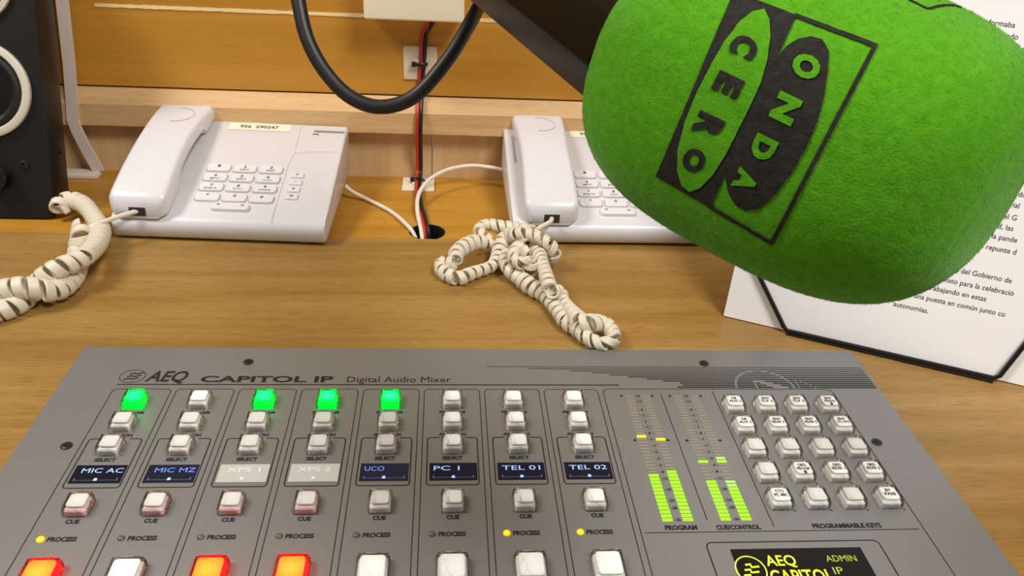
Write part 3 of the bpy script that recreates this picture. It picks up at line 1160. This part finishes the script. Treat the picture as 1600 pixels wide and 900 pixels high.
# ------------------------------------------------------------------ cables at the back
zb = -0.0015
lc = bmesh.new()
p0 = Vector((0.0840, 0.362, 0.010))
add_tube(lc, spline([p0, p0 + Vector((0.006, -0.003, -0.004)), at(575, 312, 0.001), at(610, 330, 0.001), at(636, 352, 0.001), at(648, 369, -0.004), Vector((0.1495, 0.2905, -0.018))], 8), 0.0017, 8)
tag(obj('telephone_line_cable', lc, M_cable_w), 'thin white cable from the left phone into the desk hole', 'cable')
lc = bmesh.new()
p0 = Vector((0.2212, 0.388, 0.018))
add_tube(lc, spline([p0, p0 + Vector((-0.01, 0.0, 0.002)), at(735, 259, 0.019), at(700, 265, 0.018), at(672, 280, 0.014), at(655, 302, 0.009), at(652, 328, 0.004), at(658, 360, -0.003), Vector((0.1535, 0.2890, -0.018))], 8), 0.0018, 8)
tag(obj('telephone_line_cable', lc, M_cable_w), 'white cable arching from the right phone across to the desk hole', 'cable')

wire = thing('power_wire', 'red and black twin wire running down the wall below the cream box', 'wire', (0.148, WY, 0.05))
wp = [(0.1585, WY - 0.004, 0.152), (0.1578, WY - 0.0030, 0.146), (0.1552, WY - 0.003, 0.1375), (0.1510, WY - 0.003, 0.130), (0.1497, WY - 0.004, 0.110), (0.1482, WY - 0.003, 0.092), (0.1475, WY - 0.004, 0.078), (0.1470, WY - 0.0155, 0.064), (0.1465, WY - 0.0155, 0.046), (0.1465, WY - 0.010, 0.025), (0.1465, WY - 0.007, 0.008), (0.1462, WY - 0.018, 0.0035), (0.1465, 0.372, 0.003), (0.1485, 0.345, 0.0015), (0.1525, 0.318, 0.001), (0.1555, 0.302, -0.004), (0.1560, 0.298, -0.020)]
for nm, dx, dz, m in (('red_strand', -0.0017, 0.0, M_red), ('black_strand', 0.0015, 0.0004, M_black_rub)):
    b = bmesh.new()
    add_tube(b, local(wire, spline([Vector((x_ + dx, y_, z_ + dz)) for x_, y_, z_ in wp], 6)), 0.0016, 8)
    obj(nm, b, m, wire)


def tie_mount(label, loc, rot):
    t = thing('cable_tie_mount', label, 'tie mount', loc, rot, 'square cable tie mounts')
    b = box(-0.0145, 0.0145, -0.0145, 0.0145, 0.0, 0.0022, 0.0006, 2)
    obj('base_plate', b, M_ivory, t)
    b = box(-0.0060, 0.0060, -0.0035, 0.0035, 0.002, 0.0042, 0.0008, 2)
    obj('saddle', b, M_ivory, t)
    b = bmesh.new()
    add_tube(b, [Vector((0.0062 * math.cos(a), 0, 0.0030 + 0.0048 * math.sin(a))) for a in (PI * k / 14 for k in range(15))], 0.0006, 8, 0.0017)
    add_box(b, -0.0075, -0.0035, -0.0021, 0.0021, 0.0046, 0.0078, 0.0006)
    obj('cable_tie', b, M_black_rub, t)


tie_mount('square white tie mount on the orange wall panel below the cream box', (0.1475, WY, 0.1055), (PI / 2, 0, 0))
tie_mount('square white tie mount on the desk strip beside the cable hole', (0.1460, 0.3930, zb), (0, 0, 0))

jb = thing('junction_box', 'cream plastic junction box on the wall above the red and black wire', 'box', (0.1435, WY, 0.147))
obj('housing', box(-0.0405, 0.0405, -0.026, -0.0002, 0.0, 0.085, 0.003, 3), M_cream, jb)
obj('lid', box(-0.0405, 0.0405, -0.031, -0.0265, 0.0, 0.085, 0.002, 3), M_cream, jb)

# bent white stand behind the speaker
bs = thing('bent_metal_stand', 'white bent metal strip standing behind the black speaker', 'stand', (-0.150, 0.400, zb))
b = bmesh.new()
pts = [(-0.1300, 0.2200), (-0.1374, 0.1491), (-0.1426, 0.0977), (-0.1470, 0.0650), (-0.1496, 0.0500), (-0.1480, 0.0400), (-0.1440, 0.0250), (-0.1385, 0.0080), (-0.1370, zb + 0.0042)]
wd = 0.0046
rings = []
for k, (x_, z_) in enumerate(pts):
    a_, c_ = pts[max(k - 1, 0)], pts[min(k + 1, len(pts) - 1)]
    tx, tz = c_[0] - a_[0], c_[1] - a_[1]
    l_ = math.hypot(tx, tz)
    nx, nz = -tz / l_, tx / l_
    rings.append([Vector((x_ + s * nx * wd, 0.400 + yy, z_ + s * nz * wd)) for s, yy in ((-1, -0.0015), (1, -0.0015), (1, 0.0015), (-1, 0.0015))])
add_loft(b, [[v - Vector(bs.location) for v in r] for r in rings])
obj('upright', b, M_tan_stand, bs, None, 0.3)
obj('foot_plate', box(-0.035, 0.0150, -0.0095, 0.0060, 0.0, 0.0042, 0.0012, 2), M_tan_stand, bs)

# ------------------------------------------------------------------ speaker
LEAN = math.radians(17.7)
sp = thing('loudspeaker', 'black desktop loudspeaker with a pale ring round its woofer', 'speaker', (-0.1378, 0.3045, 0.0), (0, 0, 0))
SW, SH, SD, TP = 0.150, 0.214, 0.044, 0.004
cs_, sn = math.cos(LEAN), math.sin(LEAN)
sp_face = bpy.data.objects.new('front_frame', None)
TLN = Matrix.Rotation(-LEAN, 4, 'X')
cb = bmesh.new()


def cab(y, ins, tp):
    # sloping front: each section is sheared back with height, base flat on the desk
    out = []
    for x_, z_ in rrect(-SW + ins + tp, -ins - tp, ins, SH * cs_ - ins, 0.006, 5):
        out.append(Vector((x_, y + z_ * sn / cs_, z_ - 0.0012)))
    return out


add_loft(cb, [cab(0.0015, 0.0045, 0), cab(0.0020, 0.0012, 0), cab(0.0045, 0, 0), cab(SD - 0.004, 0, TP), cab(SD - 0.001, 0.001, TP), cab(SD, 0.004, TP)])
obj('cabinet', cb, M_black, sp)
bpy.data.objects.remove(sp_face)


def lathe_y(profile, cx, cz, n=48):
    b = bmesh.new()
    rings = [[TLN @ Vector((cx + r * math.cos(2 * PI * k / n), y + 0.0015, cz + r * math.sin(2 * PI * k / n))) for k in range(n)] for r, y in profile]
    return add_loft(b, rings)


WX, WZ, WR = -0.0455, 0.0990, 0.0365
wf = obj('woofer_ring', lathe_y([(WR, 0.0005), (WR, -0.0028), (WR - 0.0012, -0.0036), (WR - 0.0050, -0.0036), (WR - 0.0062, -0.0020), (WR - 0.0062, 0.0004)], WX, WZ), M_ring, sp)
obj('woofer_surround', lathe_y([(WR - 0.0062, 0.0003), (WR - 0.0075, -0.0020), (WR - 0.0105, -0.0030), (WR - 0.0135, -0.0012), (WR - 0.0140, 0.0003)], WX, WZ), M_black_rub, sp)
obj('woofer_cone', lathe_y([(WR - 0.0138, -0.0002), (0.016, -0.00005), (0.0125, -0.0010), (0.009, -0.0042), (0.003, -0.0055)], WX, WZ), M_black_gloss, sp)
tw = obj('tweeter_ring', lathe_y([(0.0300, 0.0005), (0.0300, -0.0024), (0.0262, -0.0032), (0.0252, 0.0004)], -0.0455, 0.1780), M_ring, sp)
obj('tweeter_dome', lathe_y([(0.0250, 0.0003), (0.0150, -0.0003), (0.010, -0.0040), (0.003, -0.0058)], -0.0455, 0.1780), M_black_rub, sp)
obj('volume_knob', lathe_y([(0.0105, 0.0005), (0.0105, -0.009), (0.0090, -0.0110), (0.002, -0.0112)], -0.0400, 0.033), M_black_gloss, sp)
b = lathe_y([(0.0034, 0.0004), (0.0034, -0.0010), (0.0020, -0.0014), (0.0016, 0.0002)], -0.0196, 0.0425)
obj('headphone_socket', b, M_screw, sp)
sd = bmesh.new()
add_cyl(sd, (-0.0024, 0.0405, 0.042), 0.0024, 0.0012, 16, 'X')
obj('side_screw', sd, M_screw, sp)

# ------------------------------------------------------------------ document stand and sheet
A0 = at(1130, 495, 0.0)
B0 = at(1600, 605, 0.0)
U = (B0 - A0).normalized()
BK = Vector((-U.y, U.x, 0))
TILT = math.radians(72)
V = BK * math.cos(TILT) + Vector((0, 0, 1)) * math.sin(TILT)
NN = U.cross(V)                      # out of the page, to the reader
ds = thing('document_stand', 'black wire document stand on the desk right of the mixer', 'document stand', A0)
PM = Matrix.Identity(4)
for r_ in range(3):
    PM[r_][0], PM[r_][1], PM[r_][2] = U[r_], V[r_], NN[r_]
ds.matrix_world = Matrix.Translation(A0) @ PM
SHEET_W, SHEET_H = 0.214, 0.297
obj('backboard', box(0.0, SHEET_W, 0.0, SHEET_H - 0.01, -0.0042, -0.0012, 0.0006, 1), M_black, ds)


def page_uv(px, py, off=0.0):
    d = ray(px, py)
    o_ = A0 + NN * off
    t = (o_ - CP).dot(NN) / d.dot(NN)
    p = CP + d * t - A0
    return p.dot(U), p.dot(V)


wl = [page_uv(1190, 438), page_uv(1225, 514), page_uv(1556, 590), page_uv(1604, 532)]
rail = bmesh.new()
lx, ly = wl[0][0] - (wl[1][0] - wl[0][0]) * 0.9, wl[0][1] - (wl[1][1] - wl[0][1]) * 0.9
rx, ry = wl[3][0] + (wl[3][0] - wl[2][0]) * 0.25, wl[3][1] + (wl[3][1] - wl[2][1]) * 0.25
rp = [(lx, ly, 0.0016), (wl[0][0], wl[0][1], 0.0022)] + [(wl[1][0] - 0.0008, wl[1][1] + 0.0024, 0.003), (wl[1][0] + 0.0022, wl[1][1], 0.0032), (wl[2][0] - 0.0022, wl[2][1], 0.0032), (wl[2][0] + 0.0010, wl[2][1] + 0.0022, 0.003)] + [(rx, ry, 0.0016)]
add_tube(rail, [Vector(p) for p in rp], 0.0016, 10)
add_tube(rail, [Vector((wl[1][0] + 0.002, wl[1][1] - 0.0024, 0.0026)), Vector((wl[2][0] - 0.002, wl[2][1] - 0.0024, 0.0026))], 0.0021, 10)
obj('wire_rail', rail, M_black_gloss, ds)
prop = bmesh.new()
h_ = 0.20
foot = -(h_ * math.sin(TILT)) / math.cos(TILT)
# strut from high on the board down to the desk behind it
top_w = A0 + U * 0.105 + V * 0.19 - NN * 0.0045
bot_w = Vector((top_w.x, top_w.y, 0.002)) + BK * 0.05
Mi = ds.matrix_world.inverted()
add_tube(prop, [Mi @ top_w, Mi @ bot_w], 0.003, 10)
obj('prop_leg', prop, M_black_gloss, ds)

sheet = thing('paper_sheet', 'white sheet of printed text held on the black wire stand', 'paper', A0)
sheet.matrix_world = Matrix.Translation(A0) @ PM
pg = box(0.0, SHEET_W, 0.0008, SHEET_H, -0.0009, 0.0)
obj('page', pg, M_paper, sheet, None, 0)
TXT = [(1516, 32, 'nsa informaba'), (1552, 54, 'bajando'), (1580, 75, 'tal e'),
       (1590, 286, 'ay'), (1575, 301, 'tidido'), (1561, 317, 'utorial'), (1546, 334, 'ón del G'), (1545, 351, 'idad, las'), (1534, 366, 'de la pande'), (1525, 383, 'un repunte d'),
       (1488, 421, 'es del Gobierno de'), (1474, 437, 'visto para la celebració'), (1450, 449, 'trabajando en estas'), (1428, 462, 'una puesta en común junto co'), (1396, 475, 'autonomías.')]
tb = None
for n_, (px, py, s) in enumerate(TXT):
    if n_ in (0, 3, 10):
        tb = bmesh.new()
    u_, v_ = page_uv(px, py)
    t = text_bm(s, 0.0047, 0.00002)
    merge(tb, t, Matrix.Translation((u_, v_ - 0.0012, 0.00015)) @ Matrix.Diagonal((0.93, 1.0, 1.0, 1.0)))
    if n_ in (2, 9, len(TXT) - 1):
        obj('printed_paragraph', tb, M_text, sheet, None, 0)

# ------------------------------------------------------------------ microphone
FC = Vector((0.2649, -0.09564, 0.22727))
FA = Vector((0.66994, -0.73285, -0.11885)).normalized()
FL = Vector((0.22634, 0.04915, 0.97281))
FL = (FL - FA * FL.dot(FA)).normalized()
FN = FA.cross(FL) * -1
if FN.dot(Vector((-0.687, -0.711, 0.15))) < 0:
    FN = -FN
HA, HLc, HN, EX, E1, E2 = 0.0555, 0.0395, 0.0506, 2.4671, 3.1158, 2.7821
FM = Matrix.Identity(4)
for r_ in range(3):
    FM[r_][0], FM[r_][1], FM[r_][2] = FA[r_], FL[r_], FN[r_]
mic = thing('microphone', 'black broadcast microphone with a bright green foam cover hanging over the desk', 'microphone', FC)
mic.matrix_world = Matrix.Translation(FC) @ FM


def foam_level(p):
    c2 = ((abs(p.y) / HLc) ** EX + (abs(p.z) / HN) ** EX) ** (1 / EX)
    e_ = E1 if p.x > 0 else E2
    return ((abs(p.x) / HA) ** e_ + c2 ** e_) ** (1 / e_)


sb = bmesh.new()
bmesh.ops.create_icosphere(sb, subdivisions=7, radius=1.0)
for v in sb.verts:
    d = v.co.normalized()
    r_ = foam_level(d) ** -1
    p = d * r_
    k = noise.noise(p * 1100) * 0.00015 + noise.noise(p * 350) * 0.00008
    v.co = p + d * k
fo = obj('foam_windscreen', sb, M_foam, mic, None, 3.2)


bpy.context.view_layer.update()
MICI = mic.matrix_world.inverted()
MICR = MICI.to_3x3()


def foam_hit(px, py):
    """where the printed mark seen at this spot of the photograph lies on the foam"""
    o_ = MICI @ CP
    d_ = (MICR @ ray(px, py)).normalized()
    lo, t = 0.08, 0.08
    while foam_level(o_ + d_ * t) > 1:
        t += 0.002
        if t > 0.45:
            return None
    lo, hi = t - 0.002, t
    for _ in range(18):
        m_ = (lo + hi) / 2
        if foam_level(o_ + d_ * m_) > 1:
            lo = m_
        else:
            hi = m_
    return o_ + d_ * hi


def foam_normal(p):
    e_ = 1e-5
    g_ = Vector((foam_level(p + Vector((e_, 0, 0))) - 1, foam_level(p + Vector((0, e_, 0))) - 1, foam_level(p + Vector((0, 0, e_))) - 1))
    return g_.normalized()


def drape(bm, lift):
    bmesh.ops.triangulate(bm, faces=bm.faces[:])
    for axis, lo, hi in ((0, 250, 900), (1, -40, 700)):
        x_ = lo
        while x_ < hi:
            co = [0, 0, 0]
            no = [0, 0, 0]
            co[axis] = x_
            no[axis] = 1
            bmesh.ops.bisect_plane(bm, geom=bm.verts[:] + bm.edges[:] + bm.faces[:], plane_co=co, plane_no=no, dist=1e-4)
            x_ += 15
    for v in bm.verts:
        p = foam_hit(880 + v.co.x / 1.8, v.co.y / 1.8)
        k = noise.noise(p * 1100) * 0.00015 + noise.noise(p * 350) * 0.00008
        v.co = p + foam_normal(p) * (lift + k)


def poly(bm, pts, smooth=False):
    if smooth:
        sp_ = spline([Vector((a, b, 0)) for a, b in pts + [pts[0]]], 6)[:-1]
        pts = [(p.x, p.y) for p in sp_]
    bm.faces.new([bm.verts.new((a, b, 0)) for a, b in pts])


def thick(bm, a, b, w0):
    (x0, y0), (x1, y1) = a, b
    l_ = math.hypot(x1 - x0, y1 - y0)
    nx, ny = -(y1 - y0) / l_ * w0 / 2, (x1 - x0) / l_ * w0 / 2
    n_ = 10
    for k in range(n_):
        t0, t1 = k / n_, (k + 1) / n_
        f_ = lambda t, s: (x0 + (x1 - x0) * t + s * nx, y0 + (y1 - y0) * t + s * ny)
        poly(bm, [f_(t0, 1), f_(t0, -1), f_(t1, -1), f_(t1, 1)])


lg = bmesh.new()
poly(lg, [(481, -22), (657, 45), (415, 582), (262, 495)])
thick(lg, (650, 44), (880, 131), 12)
thick(lg, (880, 126), (587, 684), 13)
thick(lg, (408, 576), (590, 684), 10)
poly(lg, [(604, 162), (628, 132), (660, 112), (695, 104), (728, 112), (747, 145), (745, 200), (735, 270), (715, 345), (685, 415), (645, 485), (600, 545), (555, 585), (515, 592), (485, 575), (468, 545), (458, 505), (470, 455), (540, 300)])
drape(lg, 0.00035)
logo = obj('printed_logo', lg, M_foam_ink, fo, None, 3.2)
lg = bmesh.new()
poly(lg, [(566, 30), (581, 60), (584, 105), (576, 170), (558, 235), (528, 300), (497, 362), (463, 430), (425, 490), (390, 526), (360, 537), (338, 520), (324, 478), (326, 420), (345, 345), (378, 262), (415, 190), (455, 120), (500, 62), (535, 37)])
drape(lg, 0.00065)
obj('logo_oval', lg, M_foam, fo, None, 3.2)


def logo_letters(items, m, lift, name):
    b = bmesh.new()
    for ch, cx, cy, w_, h_ in items:
        t = text_bm(ch, 1.0, 0.06)
        xs = [v.co.x for v in t.verts]
        ys = [v.co.y for v in t.verts]
        x0, x1, y0, y1 = min(xs), max(xs), min(ys), max(ys)
        ax, ay = Vector((-0.44, 0.90)), Vector((0.90, 0.43))
        for v in t.verts:
            lx, ly = (v.co.x - (x0 + x1) / 2) / (x1 - x0) * w_, (v.co.y - (y0 + y1) / 2) / (y1 - y0) * h_
            p = Vector((cx, cy)) + ax * lx + ay * ly
            v.co = Vector((p.x, p.y, 0))
        merge(b, t)
    drape(b, lift)
    obj(name, b, m, fo, None, 3.2)


logo_letters([('C', 513, 136, 58, 78), ('E', 468, 241, 58, 78), ('R', 412, 355, 66, 78), ('O', 373, 449, 66, 62)], M_foam_ink, 0.00095, 'logo_lettering')
logo_letters([('O', 685, 190, 66, 80), ('N', 628, 306, 78, 70), ('D', 566, 416, 66, 66), ('A', 516, 506, 60, 62)], M_foam, 0.00065, 'logo_lettering')

# second print on the upper side of the foam: just its outline shows
bpy.context.view_layer.update()
pts = [foam_hit(a, b_) for a, b_ in ((1405, -8), (1420, 0), (1436, 8), (1450, 14), (1462, 11), (1475, 9), (1488, 9), (1500, 12))]
pts = [p for p in pts if p is not None]
if len(pts) > 2:
    b_ = bmesh.new()
    add_tube(b_, spline(pts, 4), 0.0004, 6, 0.0004)
    obj('printed_outline', b_, M_foam_ink, fo)

# short flock fibres standing on the foam
from mathutils.bvhtree import BVHTree
bv = [BVHTree.FromPolygons([v.co.copy() for v in o_.data.vertices], [tuple(p.vertices) for p in o_.data.polygons]) for o_ in (logo,)]
random.seed(11)
vv, ff = [], []
while len(ff) < 45000:
    d = Vector((random.gauss(0, 1), random.gauss(0, 1), random.gauss(0, 1))).normalized()
    p = d / foam_level(d)
    near = bv[0].find_nearest(p, 0.0009)
    if near[0] is not None:
        continue
    nn = foam_normal(p)
    t_ = (nn + Vector((random.gauss(0, .5), random.gauss(0, .5), random.gauss(0, .5)))).normalized()
    sd_ = t_.orthogonal().normalized()
    sd_.rotate(Matrix.Rotation(random.random() * 6.28, 3, t_))
    l_ = 0.0004 + random.random() * 0.0005
    b_ = p - nn * 0.0002
    k = len(vv)
    vv += [b_ - sd_ * 0.00007, b_ + sd_ * 0.00007, b_ + t_ * l_]
    ff.append((k, k + 1, k + 2))
fm_ = bpy.data.meshes.new('flock')
fm_.from_pydata(vv, [], ff)
fk_ = obj('flock_fibres', fm_, M_foam, fo)
fk_['kind'] = 'stuff'

# body: eight-sided black tube behind the foam
bb = bmesh.new()
PA, PB = atd(960, 60, 0.265), atd(700, -120, 0.400)
AXB = (PB - PA).normalized()
E1V = ((RC @ Vector((-0.643, -0.765, 0))) - AXB * (RC @ Vector((-0.643, -0.765, 0))).dot(AXB)).normalized()
E2V = AXB.cross(E1V)
Mi = mic.matrix_world.inverted()


def oct_ring(dist, r_):
    return [Mi @ (PA + AXB * dist + E1V * (r_ * math.cos(PI * k / 4)) + E2V * (r_ * math.sin(PI * k / 4))) for k in range(8)]


add_loft(bb, [oct_ring(-0.022, 0.0205), oct_ring(0.14, 0.0210), oct_ring(0.22, 0.0210), oct_ring(0.226, 0.018)])
bmesh.ops.bevel(bb, geom=[e for e in bb.edges if (e.verts[0].co - e.verts[1].co).length > 0.05], offset=0.0012, segments=2, profile=0.5, affect='EDGES')
obj('body', bb, M_mic, mic, None, 0.4)

mc = bmesh.new()
ctl = [(440, -120, .37), (458, -50, .37), (466, 0, .37), (480, 60, .37), (508, 112, .37), (548, 152, .37), (596, 167, .37), (648, 150, .37), (698, 95, .37), (732, 40, .375), (748, 10, .388)]
add_tube(mc, spline([atd(*p) for p in ctl], 10), 0.0033, 14)
tag(obj('microphone_cable', mc, M_black_rub), 'thick black cable hanging in a loop beside the microphone body', 'cable')
